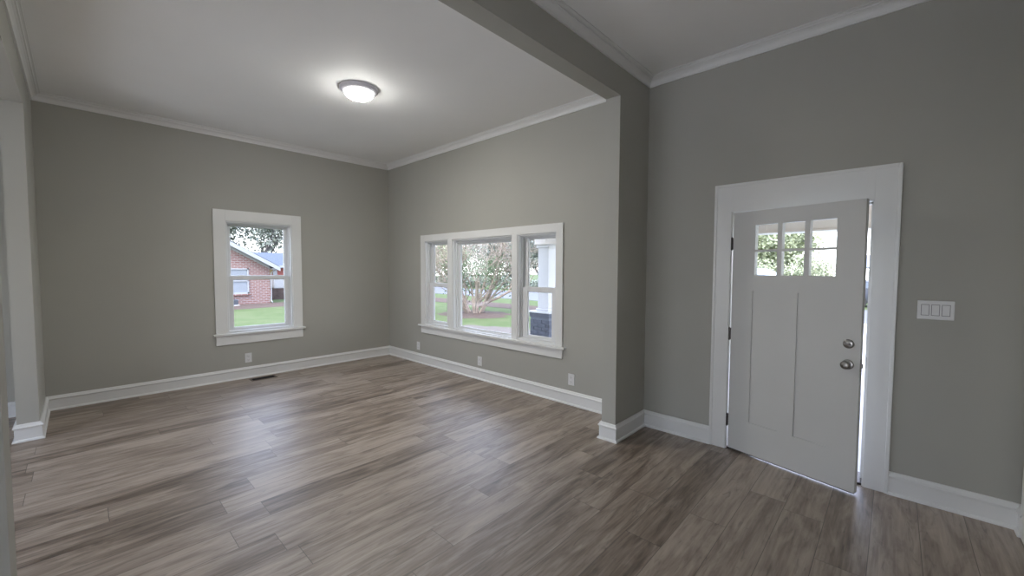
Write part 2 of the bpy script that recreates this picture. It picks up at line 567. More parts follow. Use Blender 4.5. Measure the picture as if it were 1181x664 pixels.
# door casing on the right-hand wall (only its edge shows)
d2 = thing('door_2', (XR, -.61, 0), 'white door casing just inside the right edge', 'door', 'structure')
b = MB()
b.box((XR-.018, -1.14, 0), (XR, -1.02, 2.16), .002).box((XR-.018, -.20, 0), (XR, -.085, 2.16), .002).box((XR-.02, -1.14, 2.04), (XR, -.085, 2.2), .002)
b.build('casing', 'trim', d2)
b = MB().box((XR+.035, -1.02, .01), (XR+.075, -.2, 2.04), .002)
for z0, z1 in ((.2, .95), (1.12, 1.9)):
    for y0, y1 in ((-.93, -.66), (-.56, -.29)):
        b.box((XR+.03, y0, z0), (XR+.036, y1, z1), .002)
b.build('door_slab', 'trim', d2)
k = Matrix.Translation((XR+.036, -.93, .95)) @ Matrix.Rotation(-pi/2, 4, 'Y')
MB().lathe([(0, .06), (.018, .06), (.027, .05), (.027, .04), (.012, .028), (.012, .008), (.03, .006), (.03, 0)], 20, k).build('door_knob', 'nickel', d2, True)

# ------------------------------------------------------------------ windows
def ring(mb, f, u0, u1, z0, z1, d0, d1, su, st, sb, bev=.0025):
    mb.box(f(u0, d0, z0), f(u0+su, d1, z1), bev)
    mb.box(f(u1-su, d0, z0), f(u1, d1, z1), bev)
    mb.box(f(u0+su, d0, z1-st), f(u1-su, d1, z1), bev)
    mb.box(f(u0+su, d0, z0), f(u1-su, d1, z0+sb), bev)

def sash(root, f, name, u0, u1, z0, z1, d0, d1, gu, gz, latch=False):
    """sash filling u0..u1, z0..z1; gu = stile width, gz = (bottom rail, top rail)"""
    mb = MB()
    ring(mb, f, u0, u1, z0, z1, d0, d1, gu, gz[1], gz[0])
    ring(mb, f, u0+gu-.006, u1-gu+.006, z0+gz[0]-.006, z1-gz[1]+.006, d0+.012, d1-.006, .014, .014, .014, .002)
    s = mb.build(name, 'vinyl', root)
    g = MB().box(f(u0+gu-.004, (d0+d1)/2-.002, z0+gz[0]-.004), f(u1-gu+.004, (d0+d1)/2+.002, z1-gz[1]+.004)).build('pane', 'glass')
    sub(g, s)
    if latch:
        for q in (.22, .78):
            u = u0+(u1-u0)*q
            l = MB().box(f(u-.028, d0+.004, z1), f(u+.028, d0+.022, z1+.010), .003).build('latch', 'vinyl')
            sub(l, s)
    return s

def double_hung(root, f, u0, u1, z0, z1, zm, mu, ml):
    """liner frame and two sashes in the opening; zm = meeting height; mu, ml = glass margins of upper and lower"""
    mb = MB()
    t = .022
    ring(mb, f, u0-.001, u1+.001, z0-.001, z1+.001, -.004, T-.002, t, t, .03)
    ring(mb, f, u0+t-.002, u1-t+.002, z0+.026, z1-t+.002, .04, .054, .016, .016, .006, .002)      # inner stop
    ring(mb, f, u0+t-.002, u1-t+.002, z0+.026, z1-t+.002, .090, .097, .014, .014, .006, .002)     # parting bead
    mb.build('frame', 'vinyl', root)
    sash(root, f, 'upper_sash', u0+t, u1-t, zm-.03, z1-t, .099, .134, mu-t, (.052, .045-.012))
    sash(root, f, 'lower_sash', u0+t, u1-t, z0+.03, zm+.025, .055, .089, ml-t, (.035, .05), True)

w1 = thing('window_1', (0, -2.03, .5), 'single white double-hung window looking out on the red brick house', 'window', 'structure')
mb = MB()
mb.box((0, -2.583, .655), (.02, L_OPEN[0]+.003, 2.335), .002)
mb.box((0, L_OPEN[1]-.003, .655), (.02, -1.482, 2.335), .002)
mb.box((0, L_OPEN[0]+.003, L_OPEN[3]-.003), (.0195, L_OPEN[1]-.003, 2.335), .002)
mb.build('casing', 'trim', w1)
MB().box((-.05, -2.615, .628), (.052, -1.45, .656), .004).build('sill', 'trim', w1)
MB().box((0, -2.583, .50), (.019, -1.482, .628), .002).build('apron', 'trim', w1)
double_hung(w1, left, *L_OPEN, 1.415, .075, .088)

w2 = thing('window_2', (2.43, 0, .51), 'wide white triple window looking out on the bare multi-stemmed tree', 'window', 'structure')
mb = MB()
MUL = ((1.722, 1.826), (3.043, 3.140))
mb.box((1.02, -.02, .65), (T_OPEN[0]+.003, 0, 2.083), .002)
mb.box((T_OPEN[1]-.003, -.02, .65), (3.847, 0, 2.083), .002)
mb.box((T_OPEN[0]+.003, -.0195, T_OPEN[3]-.003), (T_OPEN[1]-.003, 0, 2.083), .002)
for a, c in MUL:
    mb.box((a, -.0195, .65), (c, 0, T_OPEN[3]-.003), .002)
mb.build('casing', 'trim', w2)
mb = MB()
for a, c in MUL:
    mb.box((a+.004, 0, .65), (c-.004, T-.002, T_OPEN[3]), .002)
mb.build('mullion', 'trim', w2)
MB().box((.975, -.052, .624), (3.892, .05, .651), .004).build('sill', 'trim', w2)
MB().box((1.02, -.019, .512), (3.847, 0, .624), .002).build('apron', 'trim', w2)
double_hung(w2, front, T_OPEN[0], MUL[0][0]+.004, T_OPEN[2], T_OPEN[3], 1.295, .085, .115)
double_hung(w2, front, MUL[1][1]-.004, T_OPEN[1], T_OPEN[2], T_OPEN[3], 1.295, .085, .115)
u0, u1, z0, z1 = MUL[0][1]-.004, MUL[1][0]+.004, T_OPEN[2], T_OPEN[3]
mb = MB()
ring(mb, front, u0, u1, z0, z1, -.003, T-.003, .02, .022, .012)
ring(mb, front, u0+.018, u1-.018, z0+.01, z1-.02, .05, .13, .022, .026, .010, .003)
fx = mb.build('picture_frame', 'vinyl', w2)
fs = sash(w2, front, 'picture_sash', u0+.034, u1-.034, z0+.014, z1-.04, .078, .118, .03, (.016, .03))

# patio windows added out of view behind the camera to supply daylight
for i, (op, lab) in enumerate(((R_OPEN, 'unseen white patio window added behind the camera to light the entry'), (R_OPEN2, 'unseen white patio window added to light the room beyond the header'))):
    a, c, e, g = op
    wr = thing('window_%d' % (i+3), ((a+c)/2, YR, e), lab, 'window', 'structure')
    fr_ = lambda u, d, z: (u, YR-d, z)
    mb = MB()
    mb.box((a-.11, YR, 0), (a+.003, YR+.02, g+.11)).box((c-.003, YR, 0), (c+.11, YR+.02, g+.11)).box((a, YR, g-.003), (c, YR+.019, g+.11))
    mb.build('casing', 'trim', wr)
    mb = MB()
    ring(mb, fr_, a, c, e, g, -.002, T-.002, .03, .03, .03)
    mb.build('frame', 'vinyl', wr)
    n = 2 if c-a < 2.5 else 3
    for k in range(n):
        ua, ub = a+.03+(c-a-.06)*k/n, a+.03+(c-a-.06)*(k+1)/n
        sash(wr, fr_, 'sash', ua, ub, e+.03, g-.03, .06+.03*(k % 2), .088+.03*(k % 2), .055, (.08, .055))

# ------------------------------------------------------------------ entry door
DX0, DX1, DZI, DZO = 5.473, 6.637, 2.04, 2.267
IX0, IX1 = 5.602, 6.5073
tr3 = thing('trim_3', (6.05, 0, 0), 'wide white casing and jamb round the entry door', 'door casing', 'structure')
mb = MB()
mb.box((DX0, -.02, 0), (IX0, 0, DZO), .0015).box((IX1, -.02, 0), (DX1, 0, DZO), .0015).box((IX0, -.0197, DZI), (IX1, 0, DZO), .0015)
mb.build('casing', 'trim', tr3)
mb = MB()
mb.box((DX0-.006, -.028, 0), (DX0+.016, 0, DZO+.006), .003).box((DX1-.016, -.028, 0), (DX1+.006, 0, DZO+.006), .003)
mb.box((DX0+.016, -.0278, DZO-.016), (DX1-.016, 0, DZO+.006), .003)
mb.build('back_band', 'trim', tr3)
mb = MB()
mb.box((D_OPEN[0], -.004, 0), (IX0+.006, T, DZI+.012)).box((IX1-.006, -.004, 0), (D_OPEN[1], T, DZI+.012)).box((D_OPEN[0], -.004, DZI-.004), (D_OPEN[1], T, D_OPEN[3]))
mb.box((IX0+.006, .085, .02), (IX0+.018, .12, DZI)).box((IX1-.018, .085, .02), (IX1-.006, .12, DZI)).box((IX0, .085, DZI-.016), (IX1, .12, DZI))
mb.build('jamb', 'trim', tr3)
MB().box((IX0+.006, -.002, 0), (IX1-.006, T+.04, .016), .003).build('threshold', 'thresh', tr3)
MB().box((IX1-.009, .012, .85), (IX1-.005, .040, .93)).build('strike_plate', 'nickel', tr3)

TH, DW, DT, DB, DTOP = 0.242, .881, .044, .020, 2.028
door = thing('door_1', (5.619, -.013, 0), 'pale grey entry door standing ajar, six small panes above two tall panels', 'door', 'structure')
door.rotation_euler = (0, 0, -TH)
door['_local'] = 1
# slab: local x along the leaf from the hinge, y from 0 (room face) to +DT (outer face), z up
PANES_X = ((.178, .343), (.376, .527), (.560, .723))
PANES_Z = ((1.508, 1.696), (1.713, 1.913))
PANELS = ((.168, .386), (.494, .712))
PZ = (.284, 1.379)
wall_holes = [(a, c, e, g) for a, c in PANES_X for e, g in PANES_Z]
us = sorted(set([0, DW] + [v for h in PANES_X+PANELS for v in h]))
zs = sorted(set([DB, DTOP] + [v for h in PANES_Z for v in h] + list(PZ)))
bm = bmesh.new()
cache = {}
def DV(x, y, z):
    k = (round(x, 5), round(y, 5), round(z, 5))
    if k not in cache:
        cache[k] = bm.verts.new(k)
    return cache[k]
def dcell(i, j):
    if not (0 <= i < len(us)-1 and 0 <= j < len(zs)-1):
        return None
    x, z = (us[i]+us[i+1])/2, (zs[j]+zs[j+1])/2
    if any(h[0] < x < h[1] and h[2] < z < h[3] for h in wall_holes):
        return 'hole'
    if any(a < x < c for a, c in PANELS) and PZ[0] < z < PZ[1]:
        return 'panel'
    return 'solid'
RD = .009
for i in range(len(us)-1):
    for j in range(len(zs)-1):
        c = dcell(i, j)
        if c == 'hole':
            continue
        x0, x1, za, zb = us[i], us[i+1], zs[j], zs[j+1]
        for side in (0, 1):
            y = DT*side
            if c == 'panel':
                y += RD if side == 0 else -RD
            bm.faces.new((DV(x0, y, za), DV(x1, y, za), DV(x1, y, zb), DV(x0, y, zb)))
        for di, dj, (pa, pb) in ((-1, 0, ((x0, za), (x0, zb))), (1, 0, ((x1, za), (x1, zb))), (0, -1, ((x0, za), (x1, za))), (0, 1, ((x0, zb), (x1, zb)))):
            nb = dcell(i+di, j+dj)
            if c == 'solid' and nb in (None, 'hole'):
                bm.faces.new((DV(pa[0], 0, pa[1]), DV(pb[0], 0, pb[1]), DV(pb[0], DT, pb[1]), DV(pa[0], DT, pa[1])))
            if c == 'solid' and nb == 'panel':
                for ya, yb in ((0, RD), (DT, DT-RD)):
                    bm.faces.new((DV(pa[0], ya, pa[1]), DV(pb[0], ya, pb[1]), DV(pb[0], yb, pb[1]), DV(pa[0], yb, pa[1])))
bmesh.ops.recalc_face_normals(bm, faces=bm.faces)
me = bpy.data.meshes.new('door_slab'); bm.to_mesh(me); bm.free(); me.materials.append(M['door'])
slab = bpy.data.objects.new('door_slab', me); COL.objects.link(slab); slab.parent = door
for a, c in PANES_X:
    for e, g in PANES_Z:
        MB().box((a-.004, .019, e-.004), (c+.004, .025, g+.004)).build('pane', 'glass', door)
MB().box((.004, .004, DB-.007), (DW-.004, DT-.004, DB+.002)).build('door_sweep', 'slot', door)
def on_door(x, z):
    return Matrix.Translation((x, 0, z)) @ Matrix.Rotation(pi/2, 4, 'X')
kn = MB().lathe([(0, .062), (.016, .061), (.025, .056), (.0285, .048), (.0275, .040), (.020, .032), (.012, .027), (.011, .014), (.020, .011), (.031, .009), (.034, .004), (.034, -.001)], 32, on_door(.815, .902)).build('door_knob', 'nickel', door, True)
db = MB().lathe([(0, .016), (.020, .016), (.029, .012), (.032, .004), (.032, -.001)], 32, on_door(.815, 1.045)).build('deadbolt', 'nickel', door, True)
tt = MB().box((.815-.019, -.036, 1.045-.0055), (.815+.019, -.015, 1.045+.0055), .004).build('thumb_turn', 'nickel')
tt.parent = db
ks = MB().box((.815-.004, -.068, .902-.009), (.815+.004, -.0605, .902+.009), .002).build('turn_button', 'nickel')
ks.parent = kn
MB().box((DW-.002, .012, .885), (DW+.011, .032, .917), .003).build('latch_bolt', 'nickel', door)
MB().box((DW-.001, .008, .86), (DW+.001, .036, .945)).build('latch_plate', 'nickel', door)
for z in (.26, 1.005, 1.77):
    mb = MB()
    for q in range(5):
        mb.tube([(-.008, -.008, z-.05+q*.02+.0006), (-.008, -.008, z-.05+q*.02+.0194)], .0075, 12)
    mb.tube([(-.008, -.008, z-.056), (-.008, -.008, z+.056)], .005, 10)
    mb.box((-.008, -.003, z-.05), (.001, .03, z+.05))
    mb.build('hinge', 'bronze', door)

# ------------------------------------------------------------------ switch, outlets, vent
sw = thing('light_switch', (6.827, -.004, 1.292), 'white triple rocker switch plate on the wall right of the door', 'light switch')
MB().box((6.742, -.0065, 1.230), (6.912, 0, 1.354), .003).build('cover_plate', 'plate', sw)
for q in (-1, 0, 1):
    x = 6.827+q*.0475
    MB().box((x-.0195, -.0072, 1.292-.0365), (x+.0195, -.004, 1.292+.0365)).build('rocker_gap_shade', 'gap', sw)  # grey backing draws the shadow line round the rocker
    r = MB()
    r.prism([(-.033, 0), (-.033, -.0075), (0, -.009), (.033, -.0125), (.033, 0)], lambda a, b, d: (d, b-.001, 1.292+a), x-.0165, x+.0165)
    r.build('rocker', 'plate', sw)
    for z in (1.292-.049, 1.292+.049):
        mt = Matrix.Translation((x, -.006, z)) @ Matrix.Rotation(pi/2, 4, 'X')
        MB().lathe([(0, .0022), (.0025, .0020), (.004, .0008), (.004, -.001)], 12, mt).build('screw', 'ring', sw, True)

def outlet(loc, rot, label):
    """duplex outlet, local -Y faces the room"""
    o = thing('wall_outlet', loc, label, 'outlet', group='outlets above the baseboards')
    o.rotation_euler = (0, 0, rot)
    o['_local'] = 1
    MB().box((-.042, -.0065, -.066), (.042, 0, .066), .003).build('cover_plate', 'plate', o)
    for s in (-1, 1):
        r = MB().box((-.0185, -.0095, s*.026-.0175), (.0185, -.004, s*.026+.0175), .0025).build('receptacle', 'plate', o)
        h = MB().box((-.009, -.0099, s*.026-.002), (-.0065, -.0092, s*.026+.009)).box((.0065, -.0099, s*.026-.002), (.009, -.0092, s*.026+.008))
        h.tube([(0, -.0099, s*.026-.009), (0, -.0092, s*.026-.009)], .0028, 8)
        sub(h.build('slot', 'slot'), r)
    MB().lathe([(0, .001), (.003, .0008), (.003, -.001)], 10, Matrix.Translation((0, -.0065, 0)) @ Matrix.Rotation(pi/2, 4, 'X')).build('screw', 'ring', o, True)
    return o
outlet((0, -2.213, .283), pi/2, 'white outlet on the end wall below the single window')
outlet((.915, 0, .275), 0, 'white outlet in the corner left of the triple window')
outlet((2.421, 0, .257), 0, 'white outlet under the middle of the triple window')
outlet((3.972, 0, .290), 0, 'white outlet beside the short wall stub')

v = thing('floor_vent', (.185, -2.08, 0), 'dark metal floor vent by the baseboard under the single window', 'vent')
mb = MB()
ring(mb, lambda u, d, z: (.185+z, u, d), -2.24, -1.92, -.075, .075, .0003, .005, .022, .018, .018, .0012)
mb.build('frame', 'ventm', v)
MB().box((.125, -2.22, .0004), (.245, -1.94, .0012)).build('duct_opening', 'dark', v)
mb = MB()
for q in range(14):
    y = -2.21+q*.02
    mb.box((.126, y, .0012), (.244, y+.004, .0042))
mb.box((.182, -2.218, .0012), (.188, -1.942, .0044))
mb.build('louver', 'dark', v)

# ------------------------------------------------------------------ ceiling lights
def ceiling_light(x, y, m, label):
    o = thing('ceiling_light', (x, y, H), label, 'ceiling light')
    mt = Matrix.Translation((x, y, H)) @ Matrix.Rotation(pi, 4, 'X')
    MB().lathe([(.05, 0), (.178, 0), (.186, .004), (.186, .014), (.178, .022), (.172, .030), (.160, .038), (.146, .042), (.143, .036), (.05, .034), (.05, 0)], 56, mt).build('ring', 'ring', o, True)
    MB().lathe([(.1435, .034), (.1445, .042), (.138, .060), (.122, .078), (.095, .094), (.060, .104), (.025, .108), (0, .109)], 56, mt).build('glass_dome', m, o, True)
    MB().lathe([(0, .128), (.006, .126), (.009, .120), (.006, .114), (.012, .111), (.012, .107)], 20, mt).build('finial', 'ring', o, True)
    return o
ceiling_light(2.60, -1.815, 'lamp', 'lit white dome ceiling light with nickel ring in the main room')

# ------------------------------------------------------------------ outdoors: ground
GZ = -.5
g = MB().faces([(-90, -40, GZ), (60, -40, GZ), (60, 16.4, GZ), (-90, 16.4, GZ)], [(0, 1, 2, 3)]).build('ground', 'grass')
tag(g, 'green front and side lawn outside the windows', 'lawn', 'structure')
g = MB().faces([(-90, 23.6, GZ), (60, 23.6, GZ), (60, 110, GZ), (-90, 110, GZ)], [(0, 1, 2, 3)]).build('ground_beyond', 'grass')
tag(g, 'green lawn on the far side of the road', 'lawn', 'structure')
g = MB().box((-90, 16.4, GZ-.2), (60, 23.6, GZ+.01)).build('road', 'road')
tag(g, 'pale road running past the front lawn', 'road', 'structure')
def blob(name, cx, cy, rx, ry, m, label, cat, dz=.02, seed=1, rot=0):
    rr = random.Random(seed)
    n = 40
    pts = [(cx, cy, GZ+dz*2)]
    for i in range(n):
        a = 2*pi*i/n
        q = 1+.12*rr.uniform(-1, 1)
        px, py = rx*q*cos(a), ry*q*sin(a)
        pts.append((cx+px*cos(rot)-py*sin(rot), cy+px*sin(rot)+py*cos(rot), GZ+.004))
    o = MB().faces(pts, [(0, i+1, (i+1) % n+1) for i in range(n)]).build(name, m)
    return tag(o, label, cat, 'structure')
g = MB().box((5.0, 3.36, GZ-.05), (7.4, 16.4, GZ+.02)).build('path', 'concrete')
tag(g, 'pale concrete path from the porch to the road', 'path', 'structure')
blob('ground_mulch', -7.2, 8.4, 1.7, 1.5, 'mulch', 'red mulch ring round the multi-stemmed tree', 'mulch', .05, 2)
blob('ground_dirt', -2.2, 5.2, 2.6, 1.3, 'dirt', 'bare dirt patch in the lawn near the porch', 'dirt', .01, 3)
blob('ground_bed', -18.6, 2.6, 1.6, 3.6, 'mulch', 'bare earth bed along the brick house', 'dirt', .02, 4)
g = MB().faces([(-60, 11.3, GZ+.012), (4, 11.3, GZ+.012), (4, 13.4, GZ+.012), (-60, 13.4, GZ+.012)], [(0, 1, 2, 3)]).build('ground_strip', 'mulch')
tag(g, 'red-brown earth strip across the lawn before the road', 'dirt', 'structure')

g = MB().box((-8, -26, GZ-.1), (14, YR-T, -.08), .01).build('floor_bounce_patio', 'patio')  # pale slab added out of view, bounces daylight up to the ceilings
tag(g, 'unseen white patio added behind the house to bounce daylight inside', 'patio', 'structure')

# ------------------------------------------------------------------ porch
PZF = -.09
g = MB().box((1.05, T, GZ-.1), (8.4, 3.35, PZF), .01).build('porch_floor', 'concrete')
tag(g, 'pale concrete porch floor outside the entry door', 'porch floor', 'structure')
pc = MB().box((1.0, T, 2.46), (8.5, 3.45, 2.52))
for i in range(20):
    pc.box((1.0+i*.38, T, 2.452), (1.0+i*.38+.37, 3.45, 2.462))
tag(pc.build('ceiling_porch', 'soffit'), 'beige boarded porch ceiling', 'porch ceiling', 'structure')
pb = MB().box((1.1, 2.74, 2.075), (8.4, 3.0, 2.46), .008).box((1.1, 2.725, 2.055), (8.4, 3.015, 2.078), .003)
for i in range(6):
    pb.box((1.4+i*1.3, 2.733, 2.09), (1.408+i*1.3, 2.742, 2.45))
tag(pb.build('beam_porch', 'beam'), 'white beam across the front of the porch', 'beam', 'structure')

PX0, PY0, PWD, PTOP = 1.045, 2.68, .50, .655
pr = thing('porch_pier', (PX0+PWD/2, PY0+PWD/2, PZF), 'slate-painted brick pier under the white porch column', 'porch pier')
mb = MB(); rr = random.Random(3)
CH = .0735
rows = int((PTOP-.11-PZF)/CH)
for r in range(rows):
    z0 = PZF+r*CH+.006; z1 = z0+CH-.010
    o = .105 if r % 2 else 0
    for face in range(4):
        u = -o
        while u < PWD-.001:
            a, c = max(u, 0)+.004, min(u+.21, PWD)-.004
            if c-a > .02:
                e = rr.uniform(0, .004)
                if face == 0: mb.box((PX0+a, PY0-e, z0), (PX0+c, PY0+.05, z1), .003)
                if face == 1: mb.box((PX0+a, PY0+PWD-.05, z0), (PX0+c, PY0+PWD+e, z1), .003)
                if face == 2: mb.box((PX0-e, PY0+a, z0), (PX0+.05, PY0+c, z1), .003)
                if face == 3: mb.box((PX0+PWD-.05, PY0+a, z0), (PX0+PWD+e, PY0+c, z1), .003)
            u += .21
mb.build('brickwork', 'pierbrick', pr)
MB().box((PX0+.010, PY0+.010, PZF), (PX0+PWD-.010, PY0+PWD-.010, PTOP-.10)).build('mortar', 'piermortar', pr)
MB().box((PX0-.01, PY0-.01, PTOP-.105), (PX0+PWD+.01, PY0+PWD+.01, PTOP-.012), .004).build('top_band', 'pierbrick', pr)
MB().box((PX0-.035, PY0-.035, PTOP-.014), (PX0+PWD+.035, PY0+PWD+.035, PTOP+.02), .006).build('cap', 'porchwhite', pr)
cxp, cyp, cw = PX0+PWD/2, PY0+PWD/2, .27
pcq = thing('porch_column', (cxp, cyp, PTOP+.02), 'square white porch column standing on the slate brick pier', 'porch column')
MB().box((cxp-cw/2, cyp-cw/2, PTOP+.02), (cxp+cw/2, cyp+cw/2, 2.05), .005).build('shaft', 'porchwhite', pcq)
MB().box((cxp-cw/2-.03, cyp-cw/2-.03, PTOP+.02), (cxp+cw/2+.03, cyp+cw/2+.03, PTOP+.075), .008).build('plinth', 'porchwhite', pcq)
MB().box((cxp-cw/2-.03, cyp-cw/2-.03, 1.99), (cxp+cw/2+.03, cyp+cw/2+.03, 2.054), .008).build('capital', 'porchwhite', pcq)

# ------------------------------------------------------------------ brick house next door
XH = -20.0
bh = thing('brick_house', (-24, 0, GZ), 'red brick house with white gable trim seen through the single window', 'house')
def gable_poly(y0, y1, ze, zp):
    return [(y0, GZ), (y1, GZ), (y1, ze), ((y0+y1)/2, zp), (y0, ze)]
Y0H, Y1H, ZE = -4.7, 3.84, 1.72
ZP = ZE+(Y1H-Y0H)/2*.57
MB().prism(gable_poly(Y0H, Y1H, ZE, ZP), lambda a, b, d: (d, a, b), XH-9, XH).build('wall', 'brick', bh)
yc = (Y0H+Y1H)/2
mb = MB()
for s in (1, -1):
    e = (Y1H-yc+.42)
    prof = [(yc, ZP+.05), (yc+s*e, ZP+.05-e*.57), (yc+s*e, ZP+.17-e*.57), (yc, ZP+.17)]
    mb.prism(prof, lambda a, b, d: (d, a, b), XH-9.3, XH+.40)
mb.build('roof', 'shingle', bh)
mb = MB()
for s in (1, -1):
    e = (Y1H-yc+.44)
    prof = [(yc, ZP-.10), (yc+s*e, ZP-.10-e*.57), (yc+s*e, ZP+.13-e*.57), (yc, ZP+.13)]
    mb.prism(prof, lambda a, b, d: (d, a, b), XH+.36, XH+.43)
    prof = [(yc, ZP-.22), (yc+s*(Y1H-yc), ZP-.22-(Y1H-yc)*.57), (yc+s*(Y1H-yc), ZP-.02-(Y1H-yc)*.57), (yc, ZP-.02)]
    mb.prism(prof, lambda a, b, d: (d, a, b), XH, XH+.04)
mb.build('rake_board', 'fascia', bh)
MB().box((XH-9, Y1H+.30, ZE-.22), (XH+.40, Y1H+.46, ZE-.08), .01).box((XH-9, Y1H, ZE-.24), (XH+.4, Y1H+.42, ZE-.20)).build('eave', 'fascia', bh)
MB().tube([(XH+.05, Y1H+.36, ZE-.2), (XH+.05, Y1H+.06, ZE-.45), (XH+.05, Y1H+.04, GZ+.15), (XH+.22, Y1H+.04, GZ+.05)], .03, 8).build('downspout', 'fascia', bh)
wy0, wy1, wz0, wz1 = 1.75, 2.76, .10, 1.53
f_ = MB()
for a, c, e, g_ in ((wy0, wy0+.07, wz0, wz1), (wy1-.07, wy1, wz0, wz1), (wy0, wy1, wz1-.07, wz1), (wy0, wy1, wz0, wz0+.08), (wy0, wy1, .79, .84)):
    f_.box((XH-.02, a, e), (XH+.05, c, g_))
wf = f_.build('window', 'fascia', bh)
sub(MB().box((XH-.01, wy0+.07, wz0+.08), (XH+.005, wy1-.07, wz1-.07)).build('blind', 'blind'), wf)
MB().box((XH-.02, wy0-.06, wz0-.09), (XH+.09, wy1+.06, wz0), .01).build('window_ledge', 'brick', bh)
# grey utility box at the foot of the gable wall
ub = thing('utility_box', (XH+.55, 1.7, GZ), 'grey outdoor unit at the foot of the brick gable wall', 'outdoor unit')
MB().box((XH+.25, 1.35, GZ+.04), (XH+.85, 2.05, GZ+.34), .03).build('body', 'cardark', ub)
MB().box((XH+.2, 1.3, GZ), (XH+.9, 2.1, GZ+.05), .01).build('pad', 'concrete', ub)

# red shed with a blue-grey roof behind it
XS = -27.0
rh = thing('red_house', (XS-2, 6.5, GZ), 'coral red building with a blue-grey roof behind the brick house', 'house')
MB().box((XS-4, 4.9, GZ), (XS, 12, 1.72)).build('wall', 'redwall', rh)
mb = MB()
mb.prism([(XS+.45, 1.72), (XS-2, 2.75), (XS-4.45, 1.72), (XS-4.45, 1.62), (XS+.45, 1.62)], lambda a, b, d: (a, d, b), 4.6, 12.3)
mb.build('roof', 'shingle', rh)
MB().box((XS+.40, 4.6, 1.58), (XS+.50, 12.3, 1.74)).build('eave', 'fascia', rh)
MB().box((XS-.02, 5.45, 1.08), (XS+.04, 6.02, 1.60)).build('yellow_panel', 'yellow', rh)
MB().box((XS-.02, 6.06, .95), (XS+.05, 6.34, 1.60)).build('post', 'fascia', rh)
tr = thing('white_trailer', (XS+1.6, 6.0, GZ), 'white box trailer parked before the coral red building', 'trailer')
MB().box((XS+.9, 5.42, .12), (XS+2.3, 6.35, .93), .06).build('box', 'fascia', tr)
for y in (5.62, 6.15):
    mt = Matrix.Translation((XS+2.3, y, GZ+.3)) @ Matrix.Rotation(pi/2, 4, 'Y')
    MB().lathe([(0, -.1), (.3, -.1), (.3, .1), (0, .1)], 20, mt).build('wheel', 'tyre', tr)
MB().box((XS+1.0, 5.5, -.02), (XS+2.2, 6.3, .13)).build('chassis', 'cardark', tr)
fn = MB()
for i in range(9):
    fn.box((XS+4.2, 4.72+i*.152, GZ), (XS+4.23, 4.72+i*.152+.142, .22))
fn.box((XS+4.16, 4.7, -.1), (XS+4.2, 6.1, 0)).box((XS+4.16, 4.7, -.4), (XS+4.2, 6.1, -.3))
tag(fn.build('wooden_fence', 'fence'), 'short brown board fence at the corner of the brick house', 'fence')

# ------------------------------------------------------------------ trees and bushes
def leaves(mb, pts, n, spread, size, rr):
    for _ in range(n):
        p = Vector(rr.choice(pts)) + Vector((rr.gauss(0, spread), rr.gauss(0, spread), rr.gauss(0, spread*.8)))
        a = Vector((rr.gauss(0, 1), rr.gauss(0, 1), rr.gauss(0, 1))).normalized()
        b = a.cross(Vector((rr.gauss(0, 1), rr.gauss(0, 1), rr.gauss(0, 1)))).normalized()
        s = size*rr.uniform(.6, 1.3)
        vs = [mb.bm.verts.new(p+q) for q in (a*s, b*s*.55, -a*s, -b*s*.55)]
        mb.bm.faces.new(vs)

def branch(mb, p, d, length, r, depth, rr, tips, up=.12, splay=.5, nsub=3, seg=4, minr=.006):
    pts = [Vector(p)]; radii = [r]
    d = Vector(d).normalized()
    for i in range(seg):
        d = (d + Vector((rr.gauss(0, .13), rr.gauss(0, .13), rr.gauss(0, .08)+up))).normalized()
        pts.append(pts[-1]+d*length/seg)
        radii.append(max(minr, r*(1-.55*(i+1)/seg)))
    mb.tube(pts, radii, 7 if r > .03 else 4, False)
    tips.extend(pts[2:])
    if depth > 0:
        for k in range(nsub):
            i = rr.randint(max(1, seg-2), seg) if k else seg
            nd = (d + Vector((rr.gauss(0, splay), rr.gauss(0, splay), rr.gauss(.1, splay*.7)))).normalized()
            branch(mb, pts[i], nd, length*rr.uniform(.6, .85), max(minr, radii[i]*.72), depth-1, rr, tips, up*.7, splay, nsub, seg, minr)

# bare multi-stemmed tree on the front lawn
rr = random.Random(21)
BT = Vector((-7.2, 8.4, GZ))
bt = thing('bare_tree', BT, 'bare pale multi-stemmed tree in the mulch ring on the front lawn', 'tree')
mb = MB(); tips = []
for k in range(15):
    a = 2*pi*k/15+rr.uniform(-.15, .15)
    sp = rr.uniform(.25, .75)
    branch(mb, BT+Vector((cos(a)*.30, sin(a)*.30, -.05)), (cos(a)*sp, sin(a)*sp, 1), rr.uniform(1.4, 2.0), rr.uniform(.045, .075), 4, rr, tips, .05, .52, 3, 4, .0065)
# long low limb reaching toward the porch
branch(mb, BT+Vector((.25, .1, .35)), (1.0, .75, .55), 2.4, .075, 3, rr, tips, .03, .4, 3, 5, .008)
branch(mb, BT+Vector((.15, .1, .5)), (1.0, .45, .9), 2.0, .06, 3, rr, tips, .03, .4, 3, 5, .008)
mb.build('stems', 'bark', bt, recalc=False)
mb = MB()
low = [t for t in tips if .4 < t.z < 1.9 and (t-BT).xy.length < 1.4]
leaves(mb, low, 2600, .25, .055, rr)
hi = [t for t in tips if t.z > 1.0]
leaves(mb, hi, 2000, .25, .035, rr)
mb.build('foliage', 'leafC', bt, recalc=False)

